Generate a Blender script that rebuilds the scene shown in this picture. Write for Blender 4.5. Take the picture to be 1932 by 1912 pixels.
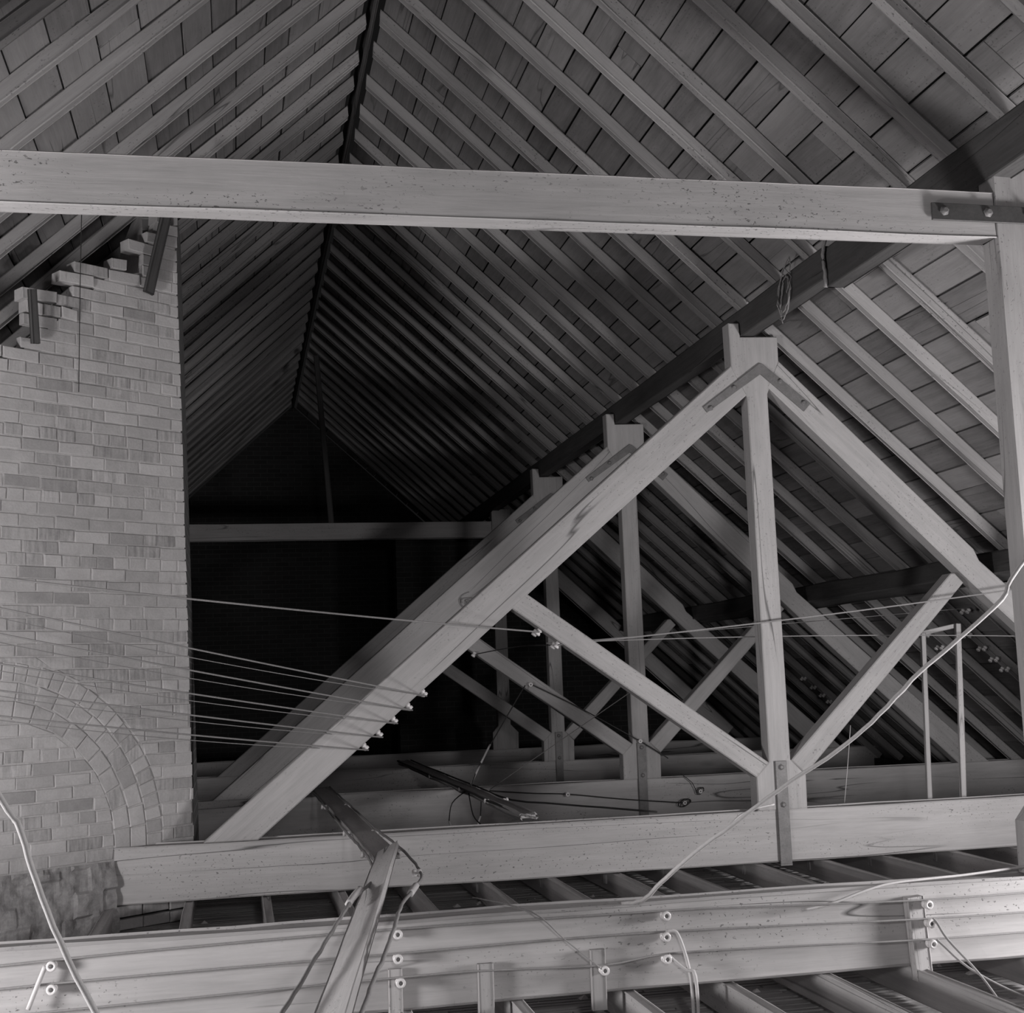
import bpy, math, random
from mathutils import Vector, Matrix, noise as mnoise

for o in list(bpy.data.objects):
    bpy.data.objects.remove(o, do_unlink=True)
scene = bpy.context.scene
col = scene.collection
rnd = random.Random(7)

# ------------------------------------------------------------------ camera
yaw, pitch, roll = (math.radians(a) for a in (11.819, 7.356, -2.0224))
fw = Vector((math.sin(yaw)*math.cos(pitch), math.cos(yaw)*math.cos(pitch), math.sin(pitch)))
rt0 = Vector((math.cos(yaw), -math.sin(yaw), 0))
up0 = rt0.cross(fw)
rt = rt0*math.cos(roll) + up0*math.sin(roll)
up = -rt0*math.sin(roll) + up0*math.cos(roll)
cam_d = bpy.data.cameras.new('camera')
cam_d.sensor_width = 36.0
cam_d.lens = 2534.9/1932*36
cam_d.clip_start = 0.05
cam_d.clip_end = 200
cam = bpy.data.objects.new('camera', cam_d)
col.objects.link(cam)
cam.matrix_world = Matrix(((rt.x, up.x, -fw.x, 0), (rt.y, up.y, -fw.y, 0), (rt.z, up.z, -fw.z, 1.37), (0, 0, 0, 1)))
scene.camera = cam

# ------------------------------------------------------------------ world, lights, exposure
w = bpy.data.worlds.new('world'); scene.world = w
w.use_nodes = True
w.node_tree.nodes['Background'].inputs[0].default_value = (0.5, 0.485, 0.49, 1)
w.node_tree.nodes['Background'].inputs[1].default_value = 0.015

def lamp(name, loc, power, radius, kind='POINT'):
    d = bpy.data.lights.new(name, kind)
    d.energy = power
    d.shadow_soft_size = radius
    d.color = (1.0, 0.985, 0.985)
    o = bpy.data.objects.new(name, d)
    o.location = loc
    col.objects.link(o)
    return o
lamp('flood_lamp', (5.1, 4.25, 0.75), 600, 0.38)      # photographer's main lamp, right of the camera
lamp('flood_lamp_weak', (-3.2, 3.7, 0.72), 640, 0.38)     # second lamp, left of the camera
lamp('flash_lamp', (0.7, -0.2, 2.0), 220, 0.15)              # flash held above the camera

vs = scene.view_settings
vs.view_transform = 'Standard'
vs.look = 'None'
vs.exposure = -0.32
vs.gamma = 1.0
vs.use_curve_mapping = False

# ------------------------------------------------------------------ materials
TINT = (1.02, 0.985, 0.99)
class NT:
    def __init__(self, name):
        self.m = bpy.data.materials.new(name); self.m.use_nodes = True
        self.t = self.m.node_tree; self.t.nodes.clear()
        self.out = self.t.nodes.new('ShaderNodeOutputMaterial')
        self.b = self.t.nodes.new('ShaderNodeBsdfPrincipled')
        self.t.links.new(self.b.outputs[0], self.out.inputs[0])
    def link(self, a, b): self.t.links.new(a, b)
    def math(self, op, a, b=0.0, c=None, clamp=False):
        n = self.t.nodes.new('ShaderNodeMath'); n.operation = op; n.use_clamp = clamp
        for i, v in enumerate((a, b, c)):
            if v is None: continue
            if isinstance(v, (int, float)): n.inputs[i].default_value = v
            else: self.link(v, n.inputs[i])
        return n.outputs[0]
    def vmath(self, op, a, b):
        n = self.t.nodes.new('ShaderNodeVectorMath'); n.operation = op
        for i, v in enumerate((a, b)):
            if isinstance(v, tuple): n.inputs[i].default_value = v
            else: self.link(v, n.inputs[i])
        return n.outputs[0]
    def noise(self, vec, scale, detail=3, rough=0.55, dist=0.0):
        n = self.t.nodes.new('ShaderNodeTexNoise')
        n.inputs['Scale'].default_value = scale; n.inputs['Detail'].default_value = detail
        n.inputs['Roughness'].default_value = rough; n.inputs['Distortion'].default_value = dist
        self.link(vec, n.inputs['Vector'])
        return n.outputs[0]
    def coords(self, shift=True):
        tc = self.t.nodes.new('ShaderNodeTexCoord').outputs['Object']
        oi = self.t.nodes.new('ShaderNodeObjectInfo').outputs['Random']
        if not shift: return tc, oi
        cx = self.t.nodes.new('ShaderNodeCombineXYZ')
        self.link(self.math('MULTIPLY', oi, 53.0), cx.inputs[0])
        self.link(self.math('MULTIPLY', oi, 29.0), cx.inputs[1])
        self.link(self.math('MULTIPLY', oi, 17.0), cx.inputs[2])
        return self.vmath('ADD', tc, cx.outputs[0]), oi
    def grey(self, val):
        c = self.t.nodes.new('ShaderNodeCombineColor')
        for i in range(3): self.link(self.math('MULTIPLY', val, TINT[i]), c.inputs[i])
        self.link(c.outputs[0], self.b.inputs['Base Color'])
    def bump(self, h, strength, dist=0.01):
        n = self.t.nodes.new('ShaderNodeBump')
        n.inputs['Strength'].default_value = strength; n.inputs['Distance'].default_value = dist
        self.link(h, n.inputs['Height']); self.link(n.outputs[0], self.b.inputs['Normal'])

def wood(name, v, grain=0.35, stain=0.5, pits=0.5, cracks=1.0, spread=0.25, rough=0.85):
    n = NT(name)
    vec, oi = n.coords()
    g1 = n.noise(n.vmath('MULTIPLY', vec, (1.6, 26, 26)), 1.0, 5, 0.6, 0.4)
    g2 = n.noise(n.vmath('MULTIPLY', vec, (6, 110, 110)), 1.0, 3, 0.6)
    st = n.noise(n.vmath('MULTIPLY', vec, (0.8, 2.6, 2.6)), 1.0, 4, 0.6)
    st2 = n.noise(n.vmath('MULTIPLY', vec, (2.5, 5, 5)), 1.0, 5, 0.65)
    f = n.math('MULTIPLY_ADD', n.math('SUBTRACT', g1, 0.5), grain*1.3, 1.0)
    f = n.math('MULTIPLY_ADD', n.math('SUBTRACT', g2, 0.5), grain*0.7, f)
    f = n.math('MULTIPLY_ADD', n.math('SUBTRACT', st, 0.5), stain, f)
    f = n.math('MULTIPLY_ADD', n.math('SUBTRACT', st2, 0.5), stain*0.7, f)
    f = n.math('MULTIPLY_ADD', n.math('SUBTRACT', oi, 0.5), spread, f)
    # small dark pits and scuffs, in patches
    p = n.noise(n.vmath('MULTIPLY', vec, (55, 80, 80)), 1.0, 2, 0.6)
    pm = n.noise(n.vmath('MULTIPLY', vec, (0.9, 5, 5)), 1.0, 2, 0.5)
    pit = n.math('MULTIPLY', n.math('MULTIPLY', n.math('SUBTRACT', p, 0.63), 16.0, clamp=True),
                 n.math('MULTIPLY', n.math('SUBTRACT', pm, 0.45), 7.0, clamp=True))
    f = n.math('MULTIPLY', f, n.math('MULTIPLY_ADD', pit, -pits, 1.0))
    # drying cracks: level lines of a noise stretched along the grain
    c = n.noise(n.vmath('MULTIPLY', vec, (0.22, 5, 5)), 1.0, 2, 0.4)
    cm = n.noise(n.vmath('MULTIPLY', vec, (0.7, 1.5, 1.5)), 1.0, 1, 0.5)
    cl = n.math('SUBTRACT', 1.0, n.math('MULTIPLY', n.math('ABSOLUTE', n.math('SUBTRACT', c, 0.5)), 170.0), clamp=True)
    cl = n.math('MULTIPLY', cl, n.math('MULTIPLY', n.math('SUBTRACT', cm, 0.47), 12.0, clamp=True))
    f = n.math('MULTIPLY', f, n.math('MULTIPLY_ADD', cl, -0.75*cracks, 1.0))
    # knots
    vo = n.t.nodes.new('ShaderNodeTexVoronoi'); vo.inputs['Scale'].default_value = 1.0
    n.link(n.vmath('MULTIPLY', vec, (0.7, 2.2, 2.2)), vo.inputs['Vector'])
    kn = n.math('SUBTRACT', 1.0, n.math('MULTIPLY', vo.outputs['Distance'], 11.0), clamp=True)
    f = n.math('MULTIPLY', f, n.math('MULTIPLY_ADD', kn, -0.45, 1.0))
    f = n.math('MAXIMUM', n.math('MULTIPLY', f, v), 0.01)
    n.grey(f)
    n.b.inputs['Roughness'].default_value = rough
    n.b.inputs['Specular IOR Level'].default_value = 0.15
    n.bump(n.math('ADD', n.math('MULTIPLY', g1, 0.6), n.math('MULTIPLY_ADD', cl, -1.0, n.math('MULTIPLY', pit, -0.6))), 0.35, 0.008)
    return n.m

def plain(name, v, rough=0.6, vary=0.3, scale=14, metal=0.0, spec=0.3, bump=0.2):
    n = NT(name); vec, oi = n.coords()
    a = n.noise(vec, scale, 4); b = n.noise(vec, scale*5, 3)
    f = n.math('MULTIPLY_ADD', n.math('SUBTRACT', a, 0.5), vary*1.4, 1.0)
    f = n.math('MULTIPLY_ADD', n.math('SUBTRACT', b, 0.5), vary, f)
    n.grey(n.math('MAXIMUM', n.math('MULTIPLY', f, v), 0.004))
    n.b.inputs['Roughness'].default_value = rough
    n.b.inputs['Metallic'].default_value = metal
    n.b.inputs['Specular IOR Level'].default_value = spec
    if bump: n.bump(b, bump, 0.004)
    return n.m

def brick_mat(name, v):
    n = NT(name); vec, oi = n.coords()
    a = n.noise(vec, 9, 4); b = n.noise(vec, 70, 3)
    streak = n.noise(n.vmath('MULTIPLY', vec, (55, 6, 6)), 1.0, 3)      # x runs along the face, streaks run down it
    sm = n.math('MULTIPLY', n.math('SUBTRACT', n.math('FRACT', n.math('MULTIPLY', oi, 7.31)), 0.55), 2.2, clamp=True)
    f = n.math('MULTIPLY_ADD', n.math('SUBTRACT', oi, 0.5), 0.26, 1.0)
    f = n.math('MULTIPLY_ADD', n.math('SUBTRACT', a, 0.5), 0.4, f)
    f = n.math('MULTIPLY_ADD', n.math('SUBTRACT', b, 0.5), 0.25, f)
    f = n.math('MULTIPLY_ADD', n.math('MULTIPLY', n.math('SUBTRACT', streak, 0.62), sm), 1.3, f)
    odd = n.math('GREATER_THAN', n.math('FRACT', n.math('MULTIPLY', oi, 13.7)), 0.93)
    f = n.math('MULTIPLY', f, n.math('MULTIPLY_ADD', odd, -0.22, 1.0))
    n.grey(n.math('MULTIPLY', f, v))
    n.b.inputs['Roughness'].default_value = 0.9
    n.b.inputs['Specular IOR Level'].default_value = 0.1
    n.bump(n.math('ADD', b, a), 0.3, 0.006)
    return n.m

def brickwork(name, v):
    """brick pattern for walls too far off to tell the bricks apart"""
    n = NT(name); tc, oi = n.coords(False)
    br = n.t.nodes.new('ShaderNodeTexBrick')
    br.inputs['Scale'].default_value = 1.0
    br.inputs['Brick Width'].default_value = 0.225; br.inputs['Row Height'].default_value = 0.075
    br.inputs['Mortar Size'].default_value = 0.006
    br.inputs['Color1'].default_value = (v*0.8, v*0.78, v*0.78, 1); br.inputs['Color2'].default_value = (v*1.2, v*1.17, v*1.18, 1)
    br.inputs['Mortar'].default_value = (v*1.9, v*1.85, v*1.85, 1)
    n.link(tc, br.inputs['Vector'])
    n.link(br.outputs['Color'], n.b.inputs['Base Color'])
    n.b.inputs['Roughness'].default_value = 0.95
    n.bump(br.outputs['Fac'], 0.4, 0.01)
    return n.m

M = dict(
    tie=wood('pale_sawn_wood', 0.47, 0.3, 0.4, 0.6, 1.0, 0.12),
    truss=wood('planed_truss_wood', 0.42, 0.32, 0.42, 0.35, 0.9, 0.14),
    rafter=wood('rafter_wood', 0.31, 0.35, 0.5, 0.6, 0.8, 0.35),
    board=wood('roof_board_wood', 0.23, 0.45, 0.7, 0.35, 0.7, 0.5),
    purlin=wood('dark_wood', 0.09, 0.6, 0.6, 0.3, 0.8, 0.2),  # low base tone shared by purlins, ridge, leaning boards and far hanger
    joist=wood('joist_wood', 0.42, 0.35, 0.5, 0.4, 0.6, 0.25),
    batten=wood('batten_wood', 0.45, 0.25, 0.3, 0.3, 0.5, 0.2),
    brick=brick_mat('limewashed_brick', 0.52),
    mortar=plain('lime_mortar', 0.5, 0.95, 0.4, 20),
    farbrick=brickwork('dimmed_far_brickwork', 0.03),  # near-black brick: light fading toward the far end is put into the colour
    shadedbrick=brickwork('shaded_side_brickwork', 0.12),  # wall return darker than its front: grazing-light shade put into the colour
    darkiron=plain('dark_wrought_iron', 0.09, 0.6, 0.5, 18, 0.2, 0.4),
    iron=plain('wrought_iron', 0.2, 0.6, 0.5, 18, 0.2, 0.4),
    porcelain=plain('glazed_porcelain', 0.82, 0.18, 0.05, 6, 0, 0.6, 0),
    screw=plain('screw_head', 0.16, 0.5, 0.3, 40, 0.5, 0.4, 0),
    cord=plain('white_cotton_cord', 0.55, 0.85, 0.2, 60),
    wire=plain('braided_wire', 0.3, 0.7, 0.3, 60),
    darkwire=plain('dark_cloth_wire', 0.05, 0.8, 0.3, 60),
    tube=plain('white_sleeve', 0.6, 0.5, 0.1, 20),
    twine=plain('frayed_twine', 0.3, 0.9, 0.5, 80),
    lath=wood('sawn_lath', 0.42, 0.4, 0.8, 0.4, 0.2, 0.3),
    plaster=plain('plaster_keys', 0.5, 0.95, 0.7, 9),
    rubble=plain('rough_rubble', 0.34, 0.95, 0.7, 11, 0, 0.1, 0.6),
    floorplaster=plain('floor_plaster', 0.5, 0.95, 0.4, 9),
    crumb=plain('plaster_crumbs', 0.62, 0.95, 0.3, 30),
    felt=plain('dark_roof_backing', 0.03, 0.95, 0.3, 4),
)

# ------------------------------------------------------------------ helpers
def tag(o, label=None, cat=None, group=None, kind=None):
    if label: o['label'] = label
    if cat: o['category'] = cat
    if group: o['group'] = group
    if kind: o['kind'] = kind
    return o

def empty(name, loc):
    o = bpy.data.objects.new(name, None)
    o.empty_display_size = 0.1
    o.location = loc
    col.objects.link(o)
    return o

def link_mesh(name, verts, faces, mat, parent=None, matrix=None, smooth=False):
    me = bpy.data.meshes.new(name)
    me.from_pydata([tuple(v) for v in verts], [], faces)
    me.validate(); me.update()
    me.materials.append(mat)
    if smooth:
        for p in me.polygons: p.use_smooth = True
    o = bpy.data.objects.new(name, me)
    col.objects.link(o)
    place(o, parent, matrix)
    return o

WORLD = {}
def place(o, parent, matrix):
    mw = matrix or Matrix.Identity(4)
    WORLD[o.name] = mw
    if parent is not None:
        o.parent = parent
        pw = WORLD.get(parent.name)
        if pw is None: pw = Matrix.Translation(parent.location)
        o.matrix_parent_inverse = Matrix.Identity(4)
        o.matrix_basis = pw.inverted() @ mw
    else:
        o.matrix_basis = mw

def frame(a, b, origin):
    """matrix: local x along a, local y along b (made square), local z = x cross y"""
    a = Vector(a).normalized(); b = Vector(b); b = (b - a*b.dot(a)).normalized(); c = a.cross(b)
    return Matrix(((a.x, b.x, c.x, origin[0]), (a.y, b.y, c.y, origin[1]), (a.z, b.z, c.z, origin[2]), (0, 0, 0, 1)))

def timber(name, p0, p1, h, t, mat, parent=None, hdir=(0, 0, 1), cut0=0.0, cut1=0.0, seg=0.22, rough=0.004, ch=0.008, sag=0.0):
    """squared timber from p0 to p1: h across hdir, t across the other way, slightly uneven arrises"""
    p0 = Vector(p0); p1 = Vector(p1); L = (p1-p0).length
    mat4 = frame(p1-p0, hdir, p0)
    n = max(1, int(L/seg)) if seg else 1
    verts = []; faces = []
    seed = Vector((rnd.uniform(0, 90), rnd.uniform(0, 90), rnd.uniform(0, 90)))
    for i in range(n+1):
        x = L*i/n
        k = 0
        ring = []
        for sy, sz in ((-1, -1), (1, -1), (1, 1), (-1, 1)):
            nv = mnoise.noise_vector(seed + Vector((x*1.7, sy*3.1, sz*5.3)))*rough
            c = ch*(0.8 + 0.8*abs(mnoise.noise(seed + Vector((x*3, sy*7.7, sz*2.1)))))
            y = sy*h/2 + nv.y; z = sz*t/2 + nv.z
            a = (y, z - sz*c); b = (y - sy*c, z)
            ring += [a, b] if sy*sz < 0 else [b, a]
        for y, z in ring:
            xx = x
            if i == 0: xx += cut0*y
            if i == n: xx += cut1*y
            verts.append((xx, y - sag*math.sin(math.pi*x/L), z))
    for i in range(n):
        for j in range(8):
            a = i*8+j; b = i*8+(j+1) % 8
            faces.append((a, b, b+8, a+8))
    faces.append(tuple(range(7, -1, -1)))
    faces.append(tuple(n*8+j for j in range(8)))
    return link_mesh(name, verts, faces, mat, parent, mat4)

def prism(name, poly, mat4, t, mat, parent=None, ch=0.006):
    """poly in local (x,y), extruded over local z from 0 to t, arrises eased"""
    n = len(poly)
    area = sum(poly[i][0]*poly[(i+1) % n][1]-poly[(i+1) % n][0]*poly[i][1] for i in range(n))
    if area < 0: poly = poly[::-1]
    def inset(d):
        out = []
        for i in range(n):
            p = Vector(poly[i]); a = (p-Vector(poly[i-1])).normalized(); b = (Vector(poly[(i+1) % n])-p).normalized()
            na = Vector((-a.y, a.x)); nb = Vector((-b.y, b.x)); m = na+nb
            m = m/max(0.3, m.length_squared/2)
            out.append((p.x+m.x*d, p.y+m.y*d))
        return out
    s = inset(ch)
    verts = [(x, y, 0) for x, y in s]+[(x, y, ch) for x, y in poly]+[(x, y, t-ch) for x, y in poly]+[(x, y, t) for x, y in s]
    faces = [tuple(range(n-1, -1, -1)), tuple(range(3*n, 4*n))]
    for k in range(3):
        for i in range(n):
            j = (i+1) % n
            faces.append((k*n+i, k*n+j, (k+1)*n+j, (k+1)*n+i))
    return link_mesh(name, verts, faces, mat, parent, mat4)

def lathe_mesh(name, prof, mat, seg=14):
    verts = []; faces = []
    for r, z in prof:
        for j in range(seg):
            a = 2*math.pi*j/seg
            verts.append((r*math.cos(a), r*math.sin(a), z))
    for i in range(len(prof)-1):
        for j in range(seg):
            k = (j+1) % seg
            faces.append((i*seg+j, i*seg+k, (i+1)*seg+k, (i+1)*seg+j))
    faces.append(tuple(range(seg-1, -1, -1)))
    faces.append(tuple((len(prof)-1)*seg+j for j in range(seg)))
    me = bpy.data.meshes.new(name); me.from_pydata(verts, [], faces); me.update(); me.materials.append(mat)
    for p in me.polygons: p.use_smooth = len(p.vertices) == 4
    return me

def smooth_path(pts, sub=6):
    pts = [Vector(p) for p in pts]
    if len(pts) < 3: 
        return [pts[0].lerp(pts[-1], i/sub) for i in range(sub+1)]
    out = []
    for i in range(len(pts)-1):
        p0 = pts[max(i-1, 0)]; p1 = pts[i]; p2 = pts[i+1]; p3 = pts[min(i+2, len(pts)-1)]
        for k in range(sub):
            t = k/sub
            out.append(0.5*((2*p1)+(p2-p0)*t+(2*p0-5*p1+4*p2-p3)*t*t+(3*p1-p0-3*p2+p3)*t**3))
    out.append(pts[-1])
    return out

def tube(name, pts, r, mat, parent=None, sides=7, sub=6, wob=0.0, matrix=None, r1=None):
    path = smooth_path(pts, sub)
    org = path[0].copy()
    verts = []; faces = []
    sd = rnd.uniform(0, 50)
    n = len(path)
    for i, p in enumerate(path):
        d = (path[min(i+1, n-1)]-path[max(i-1, 0)]).normalized()
        a = d.cross(Vector((0, 0, 1)))
        if a.length < 0.05: a = d.cross(Vector((1, 0, 0)))
        a.normalize(); b = d.cross(a)
        q = p-org
        if wob: q = q + mnoise.noise_vector(Vector((i*0.8+sd, 0, 0)))*wob
        rr = r if r1 is None else r+(r1-r)*i/(n-1)
        for j in range(sides):
            t = 2*math.pi*j/sides
            verts.append(q+(a*math.cos(t)+b*math.sin(t))*rr)
    for i in range(n-1):
        for j in range(sides):
            k = (j+1) % sides
            faces.append((i*sides+j, i*sides+k, (i+1)*sides+k, (i+1)*sides+j))
    faces.append(tuple(range(sides-1, -1, -1)))
    faces.append(tuple((n-1)*sides+j for j in range(sides)))
    return link_mesh(name, verts, faces, mat, parent, Matrix.Translation(org), True)

def sagged(a, b, sag, n=9):
    a = Vector(a); b = Vector(b)
    return [a.lerp(b, i/n)-Vector((0, 0, sag*4*(i/n)*(1-i/n))) for i in range(n+1)]

def copy_tree(o, parent=None, offset=None):
    c = o.copy(); col.objects.link(c)
    if parent is not None: c.parent = parent
    if offset is not None: c.location = o.location+Vector(offset)
    for ch in list(o.children): copy_tree(ch, c)
    return c

# ------------------------------------------------------------------ dimensions
S = 0.915                                   # roof slope
RX, RZ = 1.0, 6.06                          # underside of rafters at the ridge
TH = math.atan(S)
YN, Y1, Y2, Y3, Y4 = 5.3, 8.4, 11.5, 14.6, 17.6
TIE_B, TIE_T = 0.14, 0.47
EAVE = 6.25                                 # half span
def roof_z(x): return RZ-S*abs(x-RX)
dirR = Vector((math.cos(TH), 0, -math.sin(TH))); nrmR = Vector((math.sin(TH), 0, math.cos(TH)))
dirL = Vector((-math.cos(TH), 0, -math.sin(TH))); nrmL = Vector((-math.sin(TH), 0, math.cos(TH)))
YA, YB = 3.9, 22.8

# ------------------------------------------------------------------ roof boarding
RAFT_H = 0.075
def boarding(name, d, nr, label):
    root = tag(empty(name, (RX, YA, RZ)), label, 'roof', None, 'structure')
    s = 0.02
    L = EAVE/math.cos(TH)+0.3
    k = 0
    while s < L:
        wdt = rnd.choice((0.19, 0.215, 0.235, 0.25, 0.27))
        y = YA-rnd.uniform(0, 2.5)
        while y < YB:
            ln = rnd.uniform(3.2, 5.6)
            y0, y1 = max(y, YA), min(y+ln, YB)
            if y1-y0 > 0.05:
                lift = RAFT_H+0.013+rnd.uniform(0, 0.007)
                o = Vector((RX, y0, RZ))+d*(s+wdt/2)+nr*lift
                gap = rnd.choice((0.006, 0.009, 0.013))
                tlt = rnd.uniform(-0.025, 0.025)
                hd = d+nr*tlt
                timber('board', o, o+Vector((0, y1-y0-0.004, 0)), wdt-gap, 0.022, M['board'], root, hd, seg=0, rough=0.002, ch=0.0015)
            y += ln
        s += wdt
        k += 1
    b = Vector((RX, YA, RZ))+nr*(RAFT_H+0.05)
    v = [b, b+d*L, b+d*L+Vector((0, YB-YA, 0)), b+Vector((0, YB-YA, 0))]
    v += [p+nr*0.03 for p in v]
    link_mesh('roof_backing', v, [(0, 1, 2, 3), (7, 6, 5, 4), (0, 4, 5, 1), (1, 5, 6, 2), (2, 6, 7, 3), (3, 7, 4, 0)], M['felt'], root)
    return root
boarding('ceiling_right', dirR, nrmR, 'sloping roof boarding above the dark purlins, boards running lengthwise')
boarding('ceiling_left', dirL, nrmL, 'sloping roof boarding over the brick wall, boards running lengthwise')

# ------------------------------------------------------------------ rafters and ridge
tag(timber('ridge_board', (RX, YA, RZ+0.10), (RX, YB, RZ+0.10), 0.22, 0.035, M['purlin']),
    'dark ridge board at the peak of the roof', 'ridge beam')
ORD = ('first second third fourth fifth sixth seventh eighth ninth tenth eleventh twelfth thirteenth fourteenth fifteenth sixteenth seventeenth').split()
def rafter(y, d, nr, label, group):
    t = rnd.uniform(0.062, 0.074)
    p0 = Vector((RX, y+t/2, RZ))+d*0.03+nr*(RAFT_H/2)
    p1 = p0+d*(EAVE/math.cos(TH))
    p0.y += rnd.uniform(-0.012, 0.012)
    cut = math.tan(TH)
    o = timber('rafter', p0, p1, RAFT_H, t, M['rafter'], None, nr, cut0=-cut*0.9, cut1=0, seg=0.3, rough=0.008, ch=0.005, sag=rnd.uniform(-0.004, 0.01))
    tag(o, label, 'rafter', group)
ysr = [4.68, 5.22, 5.72, 6.15, 6.81, 7.33, 7.84, 8.44]
while ysr[-1] < 21.8: ysr.append(ysr[-1]+rnd.uniform(0.48, 0.56))
for y in ysr:
    k = len([q for q in ysr if YN+0.12 < q <= y])
    lb = 'rafter over the dark purlin on the open side of the collar beam' if k == 0 else ORD[k-1]+' rafter beyond the collar beam on the slope with dark purlins' if k < 14 else 'far dim rafter crossing the dark purlins beyond the second king post'
    rafter(y, dirR, nrmR, lb, 'rafters of the slope with purlins')
ysl = [4.85, 5.4, 5.95, 6.42, 6.93, 7.55, 8.02, 8.55, 9.02, 9.59, 10.02]
while ysl[-1] < 21.8: ysl.append(ysl[-1]+rnd.uniform(0.48, 0.56))
for y in ysl:
    k = len([q for q in ysl if YN+0.12 < q <= y])
    lb = 'rafter of the brick wall slope on the open side of the collar beam' if k == 0 else ORD[k-1]+' rafter beyond the collar beam on the slope over the brick wall' if k < 14 else 'far dim rafter of the brick wall slope behind the wall'
    rafter(y, dirL, nrmL, lb, 'rafters of the slope over the brick wall')

# ------------------------------------------------------------------ purlins
def purlin_upper(y0, y1, zb, zt, label):
    o = timber('purlin', (3.383+0.055, y0, (zb+zt)/2), (3.383+0.055, y1, (zb+zt)/2), zt-zb, 0.11, M['purlin'], None, (0, 0, 1), seg=0.4, rough=0.006, ch=0.006)
    return tag(o, label, 'purlin')
purlin_upper(YA, 7.03, 3.56, 3.80, 'dark purlin length between collar post and scarf joint with rope')
purlin_upper(7.035, 20.6, 3.632, 3.82, 'long dark purlin resting in the heads of the king posts')
for i, (y0, y1, lab) in enumerate(((6.6, 12.0, 'dark lower purlin on the principals beside the thin battens'), (12.02, 19.25, 'dark lower purlin continuing behind the second king post truss'))):
    xo = 0.0 if i == 0 else -0.03
    o = timber('purlin', (5.235+xo, y0, 2.035), (5.235+xo, y1, 2.035), 0.18, 0.15, M['purlin'], None, (0.42, 0, 1), seg=0.4, rough=0.012, ch=0.012)
    tag(o, lab, 'purlin')

# ------------------------------------------------------------------ trusses
XZ = lambda o: frame((1, 0, 0), (0, 0, 1), o)      # local z = -Y
def bolt_mesh():
    verts = []; faces = []
    return lathe_mesh('bolt', [(0.02, 0), (0.02, 0.004), (0.0125, 0.004), (0.0125, 0.014), (0.01, 0.016)], M['iron'], 6)
BOLT = bolt_mesh()
def bolt(x, y, z, parent, r=1.0):
    o = bpy.data.objects.new('bolt', BOLT); col.objects.link(o)
    place(o, parent, Matrix.Translation((x, y, z)) @ Matrix.Rotation(math.radians(90), 4, 'X') @ Matrix.Rotation(rnd.uniform(0, 1), 4, 'Z') @ Matrix.Scale(r, 4))
    return o

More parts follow.
